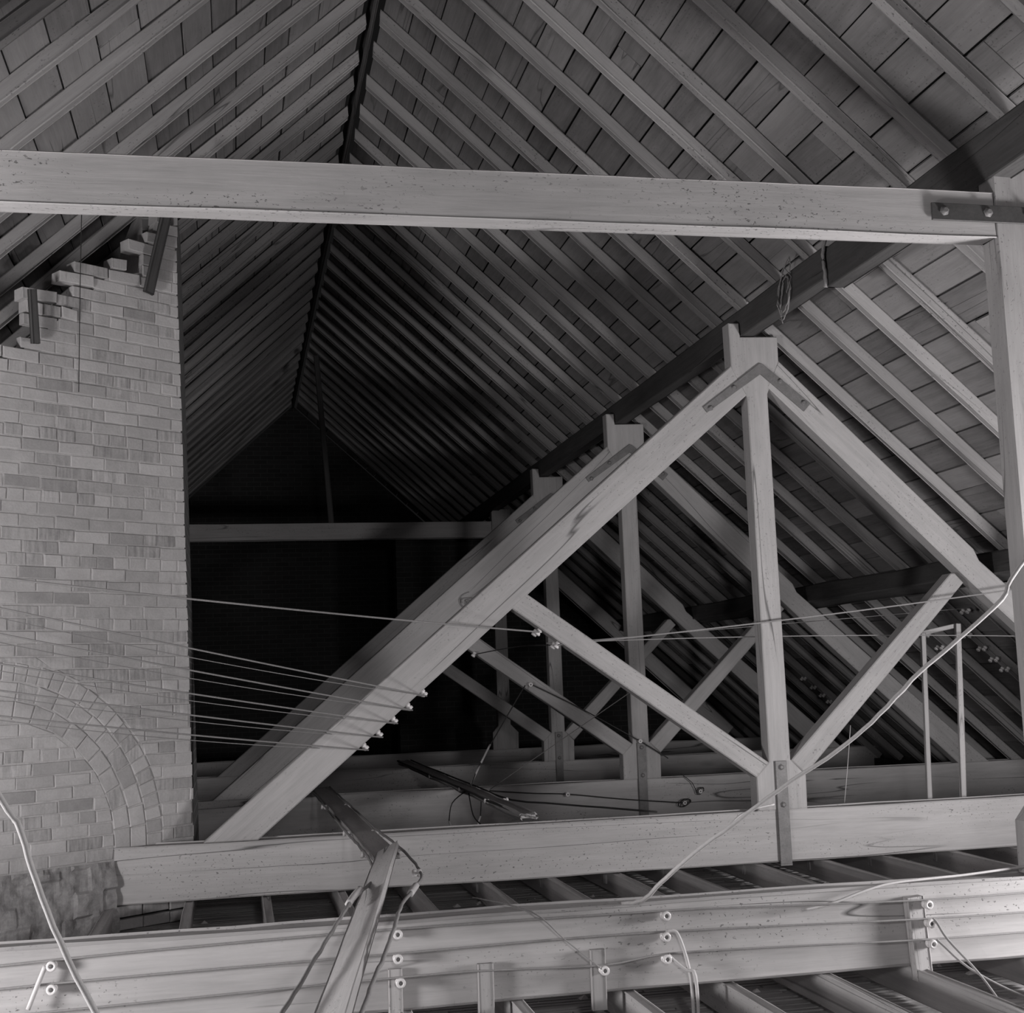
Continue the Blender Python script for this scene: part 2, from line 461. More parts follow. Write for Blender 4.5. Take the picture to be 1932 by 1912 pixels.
def king_truss(y, label, tie_x0):
    root = tag(empty('king_post_truss', (3.485, y, TIE_B)), label, 'roof truss')
    T = 0.125
    yc = y+T/2
    # tie beam
    ty = 0.17
    timber('tie_beam', (tie_x0, y+ty/2, (TIE_B+TIE_T)/2), (7.3, y+ty/2, (TIE_B+TIE_T)/2), TIE_T-TIE_B, ty, M['tie'], root, rough=0.006, ch=0.008)
    # king post, one piece: foot, shaft, joggled head with an ear beside the purlin
    pts = [(3.318, TIE_T), (3.32, 0.69), (3.413, 0.78), (3.409, 3.21), (3.306, 3.40), (3.303, 3.723), (3.378, 3.723), (3.383, 3.628), (3.652, 3.634),
           (3.650, 3.46), (3.556, 3.235), (3.562, 0.79), (3.664, 0.685), (3.66, TIE_T)]
    # local x -> +Z (grain), local y -> +X, local z -> +Y
    A = Matrix(((0, 1, 0, 3.485), (0, 0, 1, y), (1, 0, 0, TIE_T), (0, 0, 0, 1)))
    prism('king_post', [(z-TIE_T, x-3.485) for x, z in pts], A, T, M['truss'], root)
    # principals and struts
    def member(nm, poly, mat=M['truss'], yo=0.0, t=T):
        a = Vector((poly[1][0]-poly[0][0], 0, poly[1][1]-poly[0][1])).normalized()
        b = Vector((-a.z, 0, a.x))
        o = Vector((poly[0][0], y+yo, poly[0][1]))
        # local z = a x b ; for a along +X and b along +Z this is -Y, so start at the back face
        mt = frame(a, b, (o.x, y+yo+t, o.z))
        pl = [((Vector((px, 0, pz))-Vector((o.x, 0, o.z))).dot(a), (Vector((px, 0, pz))-Vector((o.x, 0, o.z))).dot(b)) for px, pz in poly]
        return prism(nm, pl, mt, t, mat, root, 0.007)
    member('principal_rafter', [(0.13, TIE_T), (3.406, 3.225), (3.312, 3.41), (3.306, 3.43), (-0.19, TIE_T)], yo=-0.003)
    member('principal_rafter', [(3.555, 3.285), (5.06, 1.83), (6.52, TIE_T), (6.83, TIE_T), (5.035, 2.075), (5.0, 2.155), (3.648, 3.465)], yo=-0.003)
    member('strut', [(3.322, 0.685), (1.715, 1.835), (1.79, 1.92), (1.825, 1.92), (3.41, 0.778)])
    member('strut', [(3.664, 0.69), (4.905, 1.925), (4.845, 1.99), (4.815, 1.99), (3.568, 0.785)])
    # iron straps
    sy = y-0.012
    sp = [(3.506, 3.444), (3.085, 3.138), (3.112, 3.100), (3.508, 3.368), (3.806, 3.112), (3.858, 3.168), (3.53, 3.436)]
    st = prism('head_strap', sp, frame((1, 0, 0), (0, 0, 1), (0, y-0.0035, 0)), 0.012, M['iron'], root, 0.002)
    for x, z in ((3.31, 3.272), (3.136, 3.13), (3.645, 3.32), (3.805, 3.172)): bolt(x, y-0.015, z, st)
    fs = prism('foot_strap', [(3.447, 0.785), (3.525, 0.785), (3.525, TIE_B-0.01), (3.445, TIE_B-0.01)], frame((1, 0, 0), (0, 0, 1), (0, y-0.0065, 0)), 0.012, M['iron'], root, 0.002)
    for z in (0.745, 0.505): bolt(3.484, y-0.018, z, fs)
    link_mesh('strap_stirrup', [(3.445, y-0.018, TIE_B-0.022), (3.525, y-0.018, TIE_B-0.022), (3.525, y+ty+0.012, TIE_B-0.022), (3.445, y+ty+0.012, TIE_B-0.022),
                          (3.445, y-0.018, TIE_B-0.01), (3.525, y-0.018, TIE_B-0.01), (3.525, y+ty+0.012, TIE_B-0.01), (3.445, y+ty+0.012, TIE_B-0.01)],
              [(3, 2, 1, 0), (4, 5, 6, 7), (0, 1, 5, 4), (1, 2, 6, 5), (2, 3, 7, 6), (3, 0, 4, 7)], M['iron'], fs)
    return root
king_truss(Y1, 'pale king post truss whose tie beam enters the brick wall', -0.85)
king_truss(Y2, 'king post truss with white knobs on its tie beam and post', -4.9)
king_truss(Y3, 'dim king post truss third in the row, before the back brick wall', -4.9)

def queen_truss(y, label, strapped=True):
    root = tag(empty('queen_post_truss', (1.0, y, TIE_B)), label, 'roof truss')
    T = 0.125; ty = 0.17
    timber('tie_beam', (-4.9, y+ty/2, (TIE_B+TIE_T)/2), (7.3, y+ty/2, (TIE_B+TIE_T)/2), TIE_T-TIE_B, ty, M['tie'], root, rough=0.008, ch=0.01)
    timber('collar_beam', (-1.395, y+0.06, 3.386), (3.392, y+0.06, 3.386), 0.216, 0.12, M['tie'], root, rough=0.004, ch=0.005)
    for s in (1, -1):
        X = lambda x: 1+s*(x-1)
        pts = [(3.318, TIE_T), (3.32, 0.69), (3.395, 0.78), (3.395, 3.25), (3.398, 3.62), (3.43, 3.66), (3.66, 3.66), (3.652, 3.45), (3.556, 3.235), (3.562, 0.79), (3.664, 0.685), (3.66, TIE_T)]
        A = Matrix(((0, 1, 0, X(3.485)), (0, 0, 1, y), (1, 0, 0, TIE_T), (0, 0, 0, 1)))
        prism('queen_post', [(z-TIE_T, X(x)-X(3.485)) for x, z in pts], A, T, M['truss'], root)
        if strapped:
            st = prism('collar_strap', [(X(3.073), 3.347), (X(3.075), 3.427), (X(3.62), 3.42), (X(3.62), 3.342)], frame((1, 0, 0), (0, 0, 1), (0, y-0.0035, 0)), 0.012, M['darkiron'], root, 0.002)
            for x in (3.132, 3.348, 3.55): bolt(X(x), y-0.016, 3.388, st, 1.15)
        timber('principal_rafter', (X(3.60), y+T/2, 3.36), (X(6.6), y+T/2, 0.56), 0.19, T, M['truss'], root, (0, 0, 1))
    return root
queen_truss(YN, 'truss with a straight collar beam iron-strapped to its posts, wires along its tie beam')
q4 = queen_truss(Y4, 'far dark truss with a collar beam and hanging brace before the back wall', False)
timber('hanger', (1.26, Y4+0.06, 3.49), (1.1, Y4+0.06, 5.75), 0.07, 0.06, M['purlin'], q4, (1, 0, 0))  # dark wood colour stands in for dim light on this brace

# ------------------------------------------------------------------ ceiling joists, laths, floor
fl = link_mesh('floor', [(-5, 3.2, -0.03), (7.6, 3.2, -0.03), (7.6, 22.8, -0.03), (-5, 22.8, -0.03), (-5, 3.2, -0.06), (7.6, 3.2, -0.06), (7.6, 22.8, -0.06), (-5, 22.8, -0.06)],
               [(0, 1, 2, 3), (7, 6, 5, 4), (0, 4, 5, 1), (1, 5, 6, 2), (2, 6, 7, 3), (3, 7, 4, 0)], M['plaster'])
tag(fl, 'plaster and lath ceiling below seen from above between the joists', 'floor', None, 'structure')
verts = []; faces = []
y = 3.3
while y < 15:
    x = -4.9+rnd.uniform(-0.6, 0)
    while x < 7.5:
        ln = rnd.uniform(1.0, 1.4)
        z = -0.012+rnd.uniform(-0.003, 0.003); a = rnd.uniform(-0.004, 0.004)
        b = len(verts)
        for (xx, yy) in ((x, y+a), (x+ln-0.01, y-a), (x+ln-0.01, y+0.03-a), (x, y+0.03+a)):
            verts += [(xx, yy, z-0.012), (xx, yy, z)]
        faces += [(b+1, b+3, b+5, b+7), (b, b+1, b+7, b+6), (b, b+2, b+3, b+1), (b+4, b+6, b+7, b+5), (b+2, b+4, b+5, b+3)]
        x += ln
    y += 0.042
tag(link_mesh('lath', verts, faces, M['lath'], fl), kind='stuff')
jg = 'ceiling joists between the trusses'
jx = [-0.75, -0.30, 0.15, 0.60, 1.04, 1.49, 1.905, 2.325, 2.72, 3.27, 3.73, 4.17, 4.65, 5.1, 5.55, 6.0, 6.45]
for ji, x in enumerate(jx):
    xx = x+0.025
    o = timber('ceiling_joist', (xx, 3.35, 0.072), (xx+rnd.uniform(-0.01, 0.01), 15.2, 0.072), 0.13, 0.05, M['joist'], None, seg=0.5, rough=0.006, ch=0.004)
    tag(o, ORD[ji]+' ceiling joist under the tie beams, counted from the brick wall', 'joist', jg)
# hanger pieces nailed to the tie beams
def hanger(x, y, z0, z1, wd, t, label, group=None, lean=0.0):
    o = timber('hanger_batten', (x, y, z0), (x+lean, y, z1), wd, t, M['batten'], None, (1, 0, 0), seg=0.15, rough=0.003, ch=0.003)
    tag(o, label, 'batten', group)
hanger(2.757, YN-0.026, 0.09, 0.425, 0.075, 0.048, 'short upright batten carrying three knobs on the tie beam', lean=-0.02)
hanger(1.385, YN-0.014, 0.08, 0.31, 0.062, 0.024, 'short upright batten with one knob on the tie beam')
hanger(0.935, YN-0.014, 0.08, 0.29, 0.062, 0.024, 'short upright batten without knobs on the tie beam')
hanger(0.588, YN-0.012, 0.08, 0.295, 0.055, 0.02, 'short upright batten behind the lowest two knobs beside the sloping plank')
for hi, x in enumerate(jx[5:13]):
    hanger(x+0.02, Y1+0.2, 0.05, 0.3, 0.05, 0.04, ORD[hi]+' joist hanger behind the pale tie beam, counted from the brick wall', 'joist hangers under the pale tie beam')
# plaster crumbs on the laths
verts = []; faces = []
for i in range(420):
    x = rnd.uniform(-0.2, 5.2); y = rnd.uniform(5.6, 8.6) if i % 3 else rnd.uniform(3.6, 5.2)
    s = rnd.uniform(0.006, 0.022)*(1.6 if rnd.random() < 0.12 else 1)
    b = len(verts)
    for dx, dy, dz in ((-1, -1, 0), (1, -0.8, 0), (0.9, 1, 0), (-1.1, 0.9, 0), (0.1, 0, 0.9)):
        verts.append((x+dx*s*rnd.uniform(0.7, 1.3), y+dy*s*rnd.uniform(0.7, 1.3), -0.012+dz*s))
    faces += [(b, b+1, b+4), (b+1, b+2, b+4), (b+2, b+3, b+4), (b+3, b, b+4), (b+3, b+2, b+1, b)]
tag(link_mesh('plaster_crumbs', verts, faces, M['crumb']), 'pale plaster crumbs scattered on the laths between joists', 'debris', None, 'stuff')

# ------------------------------------------------------------------ brick wall
U = Vector((0.81473, 0.57985, 0)); NW = Vector((0.57985, -0.81473, 0)); W0 = Vector((-0.7032, 8.4, 0))
def wp(u, z, n=0.0): return W0+U*u+NW*n+Vector((0, 0, z))
def u_edge(z): return 0.556-(z-0.45)*0.0306
wall = tag(empty('wall_left', wp(0, 0)), 'limewashed brick wall with a filled-in arch and ragged raked top', 'wall', None, 'structure')
# core (mortar) behind the brick faces and its return running away along the building
ub = 0.12
ct = [(-1.35, 2.9), (-0.62, 3.36), (-0.31, 3.66), (-0.06, 3.92), (0.17, 4.0), (0.30, 4.4), (0.415, 4.7)]
fp = [wp(-1.35, 0.14, -0.006)]+[wp(u, z, -0.006) for u, z in ct]+[wp(u_edge(0.14)-0.004, 0.14, -0.006)]
nf = len(fp)
bk = [p+Vector((-0.25, 0.55, 0)) for p in fp]
link_mesh('mortar_core', fp+bk, [tuple(range(nf-1, -1, -1)), tuple(range(nf, 2*nf))]+[(i, (i+1) % nf, (i+1) % nf+nf, i+nf) for i in range(nf)], M['mortar'], wall)
e0 = wp(u_edge(0.14)-0.002, 0.14, -0.02); e1 = wp(u_edge(4.7)-0.002, 4.7, -0.02)
rv = [(0, 0), (4.56, 0.0), (4.56, 1.5), (0, 1.5)]
rm = Matrix(((0, 0, 1, 0), (1, 0, 0, 0), (0, 1, 0, 0), (0, 0, 0, 1)))
def ret_face():
    vs_ = [e0, e0+Vector((0, 1.38, 0)), e1+Vector((0, 1.33, 0)), e1]
    vs_ += [v+Vector((-0.2, 0.0, 0)) for v in vs_]
    inv = Matrix.Rotation(0, 4, 'X')
    # local x along +Y, local y up so that the brick pattern lies on the face
    mt = frame((0, 1, 0), (0, 0, 1), e0)
    return link_mesh('return_face', [mt.inverted() @ v for v in vs_], [(0, 1, 2, 3), (7, 6, 5, 4), (0, 4, 5, 1), (1, 5, 6, 2), (2, 6, 7, 3), (3, 7, 4, 0)], M['shadedbrick'], wall, mt)
ret_face()
wmat = frame(U, (0, 0, 1), (0, 0, 0))
def brick_piece(quad, depth, proud):
    """quad: four (u,z) corners counter-clockwise seen from the room"""
    cx = sum(q[0] for q in quad)/4; cz = sum(q[1] for q in quad)/4
    o = wp(cx, cz, proud)
    mt = Matrix(((U.x, 0, NW.x, o.x), (U.y, 0, NW.y, o.y), (0, 1, 0, o.z), (0, 0, 0, 1)))
    c = 0.0035
    loc = [(u-cx, z-cz) for u, z in quad]
    j = lambda: rnd.uniform(-0.0025, 0.0025)
    loc = [(a+j(), b+j()) for a, b in loc]
    ins = [(a-math.copysign(min(c, abs(a)*0.4), a), b-math.copysign(min(c, abs(b)*0.4), b)) for a, b in loc]
    verts = [(a, b, j()*0.6) for a, b in ins]+[(a, b, -c) for a, b in loc]+[(a, b, -depth) for a, b in loc]
    faces = [(0, 1, 2, 3)]
    for k in range(2):
        for i in range(4):
            i2 = (i+1) % 4
            faces.append((k*4+i, (k+1)*4+i, (k+1)*4+i2, k*4+i2))
    return verts, faces, mt
pieces = []
AC = (-0.75, 0.50); R0, R1, R2 = 0.755, 0.966, 1.076
def top_z(u):
    for a, b, z in ((-9, -0.545, 3.40), (-0.545, -0.31, 3.74), (-0.31, -0.06, 3.985), (-0.06, 0.05, 4.03), (0.05, 0.17, 4.0)):
        if a <= u < b: return z
    return 4.22+(u-0.17)*1.0
CH = 0.0745; JT = 0.008
def circ(r, z):
    d = r*r-(z-AC[1])**2
    return AC[0]+math.sqrt(d) if d > 0 else None
course = 0
z = 0.405
while z < 4.72:
    header = course % 5 == 3
    ln = 0.112 if header else 0.228
    z0, z1 = z+JT/2, z+CH-JT/2
    for region in ('out', 'in'):
        if region == 'out':
            a0, a1 = circ(R2+0.006, z0), circ(R2+0.006, z1)
            if a0 is None and a1 is None: a0 = a1 = -1.3
            elif a0 is None or a1 is None:
                a0 = a1 = AC[0]+0.1 if a0 is None else a0
                a1 = AC[0]-0.2 if circ(R2+0.006, z1) is None else a1
            b0, b1 = u_edge(z0), u_edge(z1)
            if z1 < TIE_T+0.03: continue
        else:
            a0 = a1 = -1.3
            b0, b1 = circ(R0-0.006, z0), circ(R0-0.006, z1)
            if b0 is None or b1 is None: continue
        off = (0.114 if course % 2 else 0.0)+rnd.uniform(-0.02, 0.02)
        if header: off = 0.05+rnd.uniform(-0.02, 0.02)
        u = -1.3-ln+off
        tilt = rnd.uniform(-0.003, 0.003)
        while u < 0.62:
            l2 = ln+rnd.uniform(-0.006, 0.006)
            ua0 = max(u+JT/2, a0); ub0 = min(u+l2-JT/2, b0)
            ua1 = max(u+JT/2, a1); ub1 = min(u+l2-JT/2, b1)
            u += l2
            if ub0-ua0 < 0.012 and ub1-ua1 < 0.012: continue
            if ub0-ua0 < 0.004: ub0 = ua0 = min(max((ua1+ub1)/2, a0), b0); ub0 += 0.004
            if ub1-ua1 < 0.004: ub1 = ua1 = min(max((ua0+ub0)/2, a1), b1); ub1 += 0.004
            cu = (ua0+ub0+ua1+ub1)/4
            if (z0+z1)/2 > top_z(cu)+rnd.uniform(-0.03, 0.03): continue
            ragged = (z0+z1)/2 > top_z(cu)-0.16
            dz = rnd.uniform(-0.003, 0.003)
            rt_ = rnd.uniform(-0.012, 0.012) if ragged else 0
            quad = [(ua0, z0+dz), (ub0, z0+dz+rt_), (ub1, z1+dz+rt_), (ua1, z1+dz)]
            pieces.append((quad, 0.1 if ragged else 0.05, rnd.uniform(-0.0035, 0.0035)+(rnd.uniform(0, 0.02) if ragged else 0)))
    z += CH; course += 1
# arch rings
def ring(ra, rb, pitch, joint):
    r_m = (ra+rb)/2
    n = int(math.radians(112)*r_m/pitch)
    for i in range(n):
        t0 = math.radians(-2)+i*pitch/r_m; t1 = t0+(pitch-joint)/r_m
        q = [(AC[0]+r*math.cos(t), AC[1]+r*math.sin(t)) for r, t in ((ra, t0), (rb, t0), (rb, t1), (ra, t1))]
        if max(p[0] for p in q) < -1.32 or q[3][1] < TIE_T+0.01: continue
        q = [(u_, max(z_, TIE_T-0.02)) for u_, z_ in q]
        pieces.append((q, 0.05, rnd.uniform(-0.003, 0.004)))
half = (R1-R0)/2
ring(R0, R0+half-0.004, 0.118, 0.009)
ring(R0+half+0.004, R1-0.004, 0.121, 0.009)
ring(R1+0.004, R2-0.004, 0.076, 0.008)
# pier bricks under the tie beam end
for k in range(4):
    zz = 0.13-0.0745*0-k*0.0745
    for j in range(3):
        ua = 0.02+j*0.18
        if zz-0.07 < -0.1: continue
        pieces.append(([(ua, zz-0.062), (ua+0.17, zz-0.062), (ua+0.17, zz), (ua, zz)], 0.05, rnd.uniform(-0.01, 0.01)))
def score(p):
    q = p[0]; cu = sum(a for a, b in q)/4
    area = 0.5*abs(sum(q[i][0]*q[(i+1) % 4][1]-q[(i+1) % 4][0]*q[i][1] for i in range(4)))
    return area*(0.05 if cu < -0.66 else 1)
pieces.sort(key=score, reverse=True)
for p in pieces[:300]:
    v, f, mt = brick_piece(*p)
    link_mesh('brick', v, f, M['brick'], wall, mt)
verts = []; faces = []
for p in pieces[300:]:
    v, f, mt = brick_piece(*p)
    b = len(verts)
    verts += [mt @ Vector(q) for q in v]
    faces += [tuple(i+b for i in ff) for ff in f]
if verts:
    org = wp(0, 0)
    mo = Matrix(((U.x, 0, NW.x, org.x), (U.y, 0, NW.y, org.y), (0, 1, 0, org.z), (0, 0, 0, 1)))
    inv = mo.inverted()
    o = link_mesh('small_bricks', [inv @ q for q in verts], faces, M['brick'], wall, mo)
    tag(o, kind='stuff')
# rough ledge of rubble at the foot of the wall
def lumpy(name, u0, u1, z0, z1, n0, n1, mat, parent, amp=0.05, res=0.035):
    nu = int((u1-u0)/res); nz = int((z1-z0+n1-n0)/res)
    verts = []; faces = []
    for i in range(nu+1):
        for j in range(nz+1):
            u_ = u0+(u1-u0)*i/nu; t = j/nz
            zz = z0+(z1-z0)*t; nn = n1+(n0-n1)*t**1.7
            h = mnoise.noise(Vector((u_*9, zz*9, 3.3)))*amp+mnoise.noise(Vector((u_*24, zz*24, 8.3)))*amp*0.4
            cell = mnoise.cell(Vector((u_*5.5+(0.5 if int(zz*8) % 2 else 0), zz*9, 1.0)))*amp*0.5
            verts.append(wp(u_, zz+h*0.4, nn+h+cell))
    for i in range(nu):
        for j in range(nz):
            a = i*(nz+1)+j
            faces.append((a, a+nz+1, a+nz+2, a+1))
    return link_mesh(name, verts, faces, mat, parent)
lumpy('rubble_footing', -1.4, -0.008, 0.0, 0.40, 0.012, 0.075, M['rubble'], wall, 0.02, 0.016)

# boards leaning on the wall top
tag(timber('leaning_board', wp(0.20, 3.86, 0.05), wp(0.385, 4.72, 0.09), 0.075, 0.03, M['purlin'], None, U),
    'dark narrow board leaning against the ragged top of the brick wall', 'board')
tag(timber('leaning_board', wp(-0.555, 3.41, 0.06), wp(-0.60, 3.72, 0.1), 0.055, 0.03, M['purlin'], None, U),
    'dark short board end above the lowest step of the brick wall', 'board')
# string hanging down the wall
tag(tube('hanging_string', [wp(-0.30, 4.25, 0.12), wp(-0.302, 3.7, 0.11), wp(-0.30, 3.15, 0.10)], 0.0028, M['darkwire'], sides=5),
    'thin dark string hanging down the brick wall', 'string')

# ------------------------------------------------------------------ far walls and eaves
def boxwall(name, x0, x1, y0, y1, z0, z1, label, mat):
    # local x along world X, local y up
    mt = Matrix(((1, 0, 0, x0), (0, 0, -1, y0), (0, 1, 0, z0), (0, 0, 0, 1)))
    a, b, c = x1-x0, z1-z0, y1-y0
    v = [(0, 0, 0), (a, 0, 0), (a, b, 0), (0, b, 0), (0, 0, -c), (a, 0, -c), (a, b, -c), (0, b, -c)]
    o = link_mesh(name, v, [(0, 1, 2, 3), (7, 6, 5, 4), (0, 4, 5, 1), (1, 5, 6, 2), (2, 6, 7, 3), (3, 7, 4, 0)], mat, None, mt)
    return tag(o, label, 'wall', None, 'structure')
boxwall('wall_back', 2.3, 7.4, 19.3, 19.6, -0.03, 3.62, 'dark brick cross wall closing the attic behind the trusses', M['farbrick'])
mt = Matrix(((1, 0, 0, 0), (0, 0, -1, 22.6), (0, 1, 0, 0), (0, 0, 0, 1)))
gp = [(-5.2, -0.03), (7.2, -0.03), (7.2, 0.4), (1.0, 6.1), (-5.2, 0.4)]
n5 = 5
gv = [(x, z, 0) for x, z in gp]+[(x, z, -0.2) for x, z in gp]
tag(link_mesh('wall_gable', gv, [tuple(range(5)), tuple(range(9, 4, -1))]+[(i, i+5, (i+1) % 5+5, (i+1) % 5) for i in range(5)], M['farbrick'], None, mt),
    'unlit gable wall at the far end of the attic', 'wall', None, 'structure')
for s, nm in ((1, 'wall_right'), (-1, 'wall_eave')):
    xa = 7.22 if s > 0 else -5.32
    mt = Matrix(((0, 0, -s, xa), (1, 0, 0, 3.9), (0, 1, 0, -0.03), (0, 0, 0, 1))) if s > 0 else Matrix(((0, 0, 1, xa+0.1), (1, 0, 0, 3.9), (0, 1, 0, -0.03), (0, 0, 0, 1)))
    v = [(0, 0, 0), (18.8, 0, 0), (18.8, 0.36, 0), (0, 0.36, 0)]
    v += [(x, y_, -0.1 if s > 0 else -0.1) for x, y_, _ in v]
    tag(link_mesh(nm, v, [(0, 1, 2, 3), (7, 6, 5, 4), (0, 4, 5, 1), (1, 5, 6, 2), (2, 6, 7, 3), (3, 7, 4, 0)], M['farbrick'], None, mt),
        'low brick wall at the eaves under the rafter feet', 'wall', None, 'structure')

# ------------------------------------------------------------------ planks across the tie beams
tag(timber('plank', (0.722, 12.05, 0.486), (0.758, 7.06, 0.486), 0.135, 0.028, M['tie'], None, (1, 0, 0.08), seg=0.3, rough=0.004, ch=0.003),
    'flat plank lying across two tie beams with knob-held wires on both sides', 'plank')
tag(timber('plank', (0.772, 7.13, 0.525), (0.175, 3.3, 0.49), 0.122, 0.03, M['tie'], None, (0.89, 0, 0.45), seg=0.3, rough=0.003, ch=0.003),
    'pale plank sloping down over the tie beam beneath the collar', 'plank')
tag(timber('plank', (1.846, 15.3, 0.497), (1.845, 8.62, 0.497), 0.12, 0.05, M['joist'], None, (1, 0, 0), seg=0.2, rough=0.014, ch=0.014),
    'rough pole-like plank with dark wires resting on the farther tie beams', 'plank')

# ------------------------------------------------------------------ insulators
KN = lathe_mesh('knob_insulator', [(0.0165, 0), (0.0185, 0.003), (0.0185, 0.013), (0.0165, 0.016), (0.0125, 0.018), (0.0125, 0.023), (0.0165, 0.025), (0.0188, 0.028),
                                   (0.0188, 0.038), (0.0165, 0.042), (0.009, 0.042), (0.008, 0.038)], M['porcelain'], 16)
SC = lathe_mesh('screw', [(0.0072, 0.0), (0.0072, 0.0035), (0.004, 0.005)], M['screw'], 10)
def knob(base, axis, label, group, s=1.0):
    a = Vector(axis).normalized()
    q = Vector((0, 0, 1)).rotation_difference(a).to_matrix().to_4x4()
    o = bpy.data.objects.new('knob_insulator', KN); col.objects.link(o)
    place(o, None, Matrix.Translation(base) @ q @ Matrix.Scale(s, 4))
    c = bpy.data.objects.new('screw', SC); col.objects.link(c)
    c.parent = o; c.location = (0, 0, 0.036)
    return tag(o, label, 'insulator', group)
def wire(name, pts, r, mat, label, group=None, sub=4, wob=0.0, cat='wire'):
    return tag(tube(name, pts, r, mat, None, 6, sub, wob), label, cat, group)

g = 'knobs along the tie beam below the collar'
rows = ((( -0.657, 0.403), (0.599, 0.425), (1.667, 0.421)), ((-0.656, 0.321), (0.596, 0.338), (1.663, 0.340)), ((0.604, 0.25), (1.663, 0.255)))
fy = YN-0.003
for x, z in rows[0][:1]+rows[1][:1]: knob((x, fy, z), (0, -1, 0), 'white porcelain knob on the tie beam near the white sleeve', 'pair of knobs by the white sleeve')
for i, x, z in ((0, 0.599, 0.425), (1, 0.596, 0.338), (2, 0.604, 0.25)): knob((x, fy-(0.019 if i else 0), z), (0, -1, 0), ('top', 'middle', 'lowest')[i]+' white knob of three stacked on the tie beam beside the pale sloping plank', g)
for i, x, z in ((0, 1.667, 0.421), (1, 1.663, 0.340), (2, 1.663, 0.255)): knob((x, fy, z), (0, -1, 0), ('top', 'middle', 'lowest')[i]+' white knob of three on the tie beam above the taped cable drop', g)
knob((1.40, fy-0.024, 0.236), (0, -1, 0), 'single white knob on a short batten of the tie beam', g)
for i, x, z in ((0, 2.796, 0.397), (1, 2.801, 0.322), (2, 2.802, 0.240)): knob((x-0.02, fy-0.046, z), (0, -1, 0), ('top', 'middle', 'lowest')[i]+' white knob on the upright batten where two cables run off', g)
# wires along that tie beam
yw = YN-0.022
wire('tie_beam_wire', [(-1.4, yw, 0.395), (-0.657, yw, 0.421), (-0.2, yw, 0.432), (0.599, yw, 0.443), (1.667, yw, 0.439), (2.0, yw-0.01, 0.432), (2.75, yw-0.045, 0.415), (3.4, yw-0.02, 0.41), (4.2, yw, 0.41)], 0.0042, M['wire'], 'topmost of three wires strung along the tie beam below the collar')
wire('tie_beam_wire', [(-1.4, yw, 0.31), (-0.656, yw, 0.339), (0.596, yw-0.018, 0.356), (1.2, yw, 0.360), (1.663, yw, 0.358), (2.1, yw-0.01, 0.35), (2.75, yw-0.045, 0.340), (3.4, yw-0.02, 0.33), (4.2, yw, 0.33)], 0.0042, M['wire'], 'middle of three wires strung along the tie beam below the collar')
wire('tie_beam_wire', [(-1.0, yw, 0.235), (0.604, yw-0.018, 0.268), (1.0, yw, 0.262), (1.40, yw-0.024, 0.254), (1.663, yw, 0.273), (2.1, yw-0.01, 0.268), (2.75, yw-0.045, 0.258), (3.4, yw-0.02, 0.25), (4.2, yw, 0.245)], 0.0042, M['wire'], 'lowest of three wires strung along the tie beam below the collar')
# taped cable drop
wire('cable_drop', [(1.663, yw-0.012, 0.362), (1.70, yw-0.015, 0.36), (1.716, yw-0.018, 0.335), (1.735, yw-0.02, 0.275), (1.745, yw-0.03, 0.215), (1.75, yw-0.04, 0.15), (1.75, yw-0.045, -0.01)], 0.0075, M['tube'], 'white taped cable dropping from a knob down past the tie beam')
wire('cable_drop', [(1.669, yw-0.012, 0.272), (1.69, yw-0.015, 0.25), (1.735, yw-0.03, 0.212), (1.765, yw-0.045, 0.19), (1.768, yw-0.05, -0.01)], 0.0075, M['tube'], 'second cable joining the taped drop below the lowest knob')
# cables to the right
wire('slack_cable', [(2.79, yw-0.06, 0.34), (2.80, yw-0.075, 0.325), (2.83, yw-0.10, 0.26), (2.92, yw-0.16, 0.135), (3.0, yw-0.2, 0.0)], 0.0052, M['wire'], 'slack cable leaving the middle batten knob toward the laths')
wire('slack_cable', [(2.80, yw-0.06, 0.258), (2.82, yw-0.075, 0.235), (2.90, yw-0.12, 0.15), (3.05, yw-0.16, 0.06), (3.2, yw-0.2, -0.005)], 0.0052, M['wire'], 'slack cable leaving the lowest batten knob toward the joist')
wire('thin_string', [(0.95, 5.60, 0.49), (1.12, 5.26, 0.475), (1.25, yw-0.02, 0.36), (1.385, yw-0.045, 0.245)], 0.003, M['wire'], 'thin slanting string tied to the single batten knob')
wire('white_sleeve', [(-0.678, yw-0.012, 0.405), (-0.70, yw-0.016, 0.35), (-0.735, yw-0.02, 0.26)], 0.0095, M['tube'], 'short white sleeve slanting beside the pair of knobs', cat='cable')
wire('thin_rope', [(3.9, 5.40, 0.53), (3.108, 5.36, 0.487), (2.9, 5.33, 0.484), (2.664, 5.29, 0.482), (2.52, 5.268, 0.462), (2.38, 5.262, 0.425), (2.24, 5.262, 0.405)], 0.0055, M['cord'], 'white rope lying over the top edge of the tie beam', cat='rope')

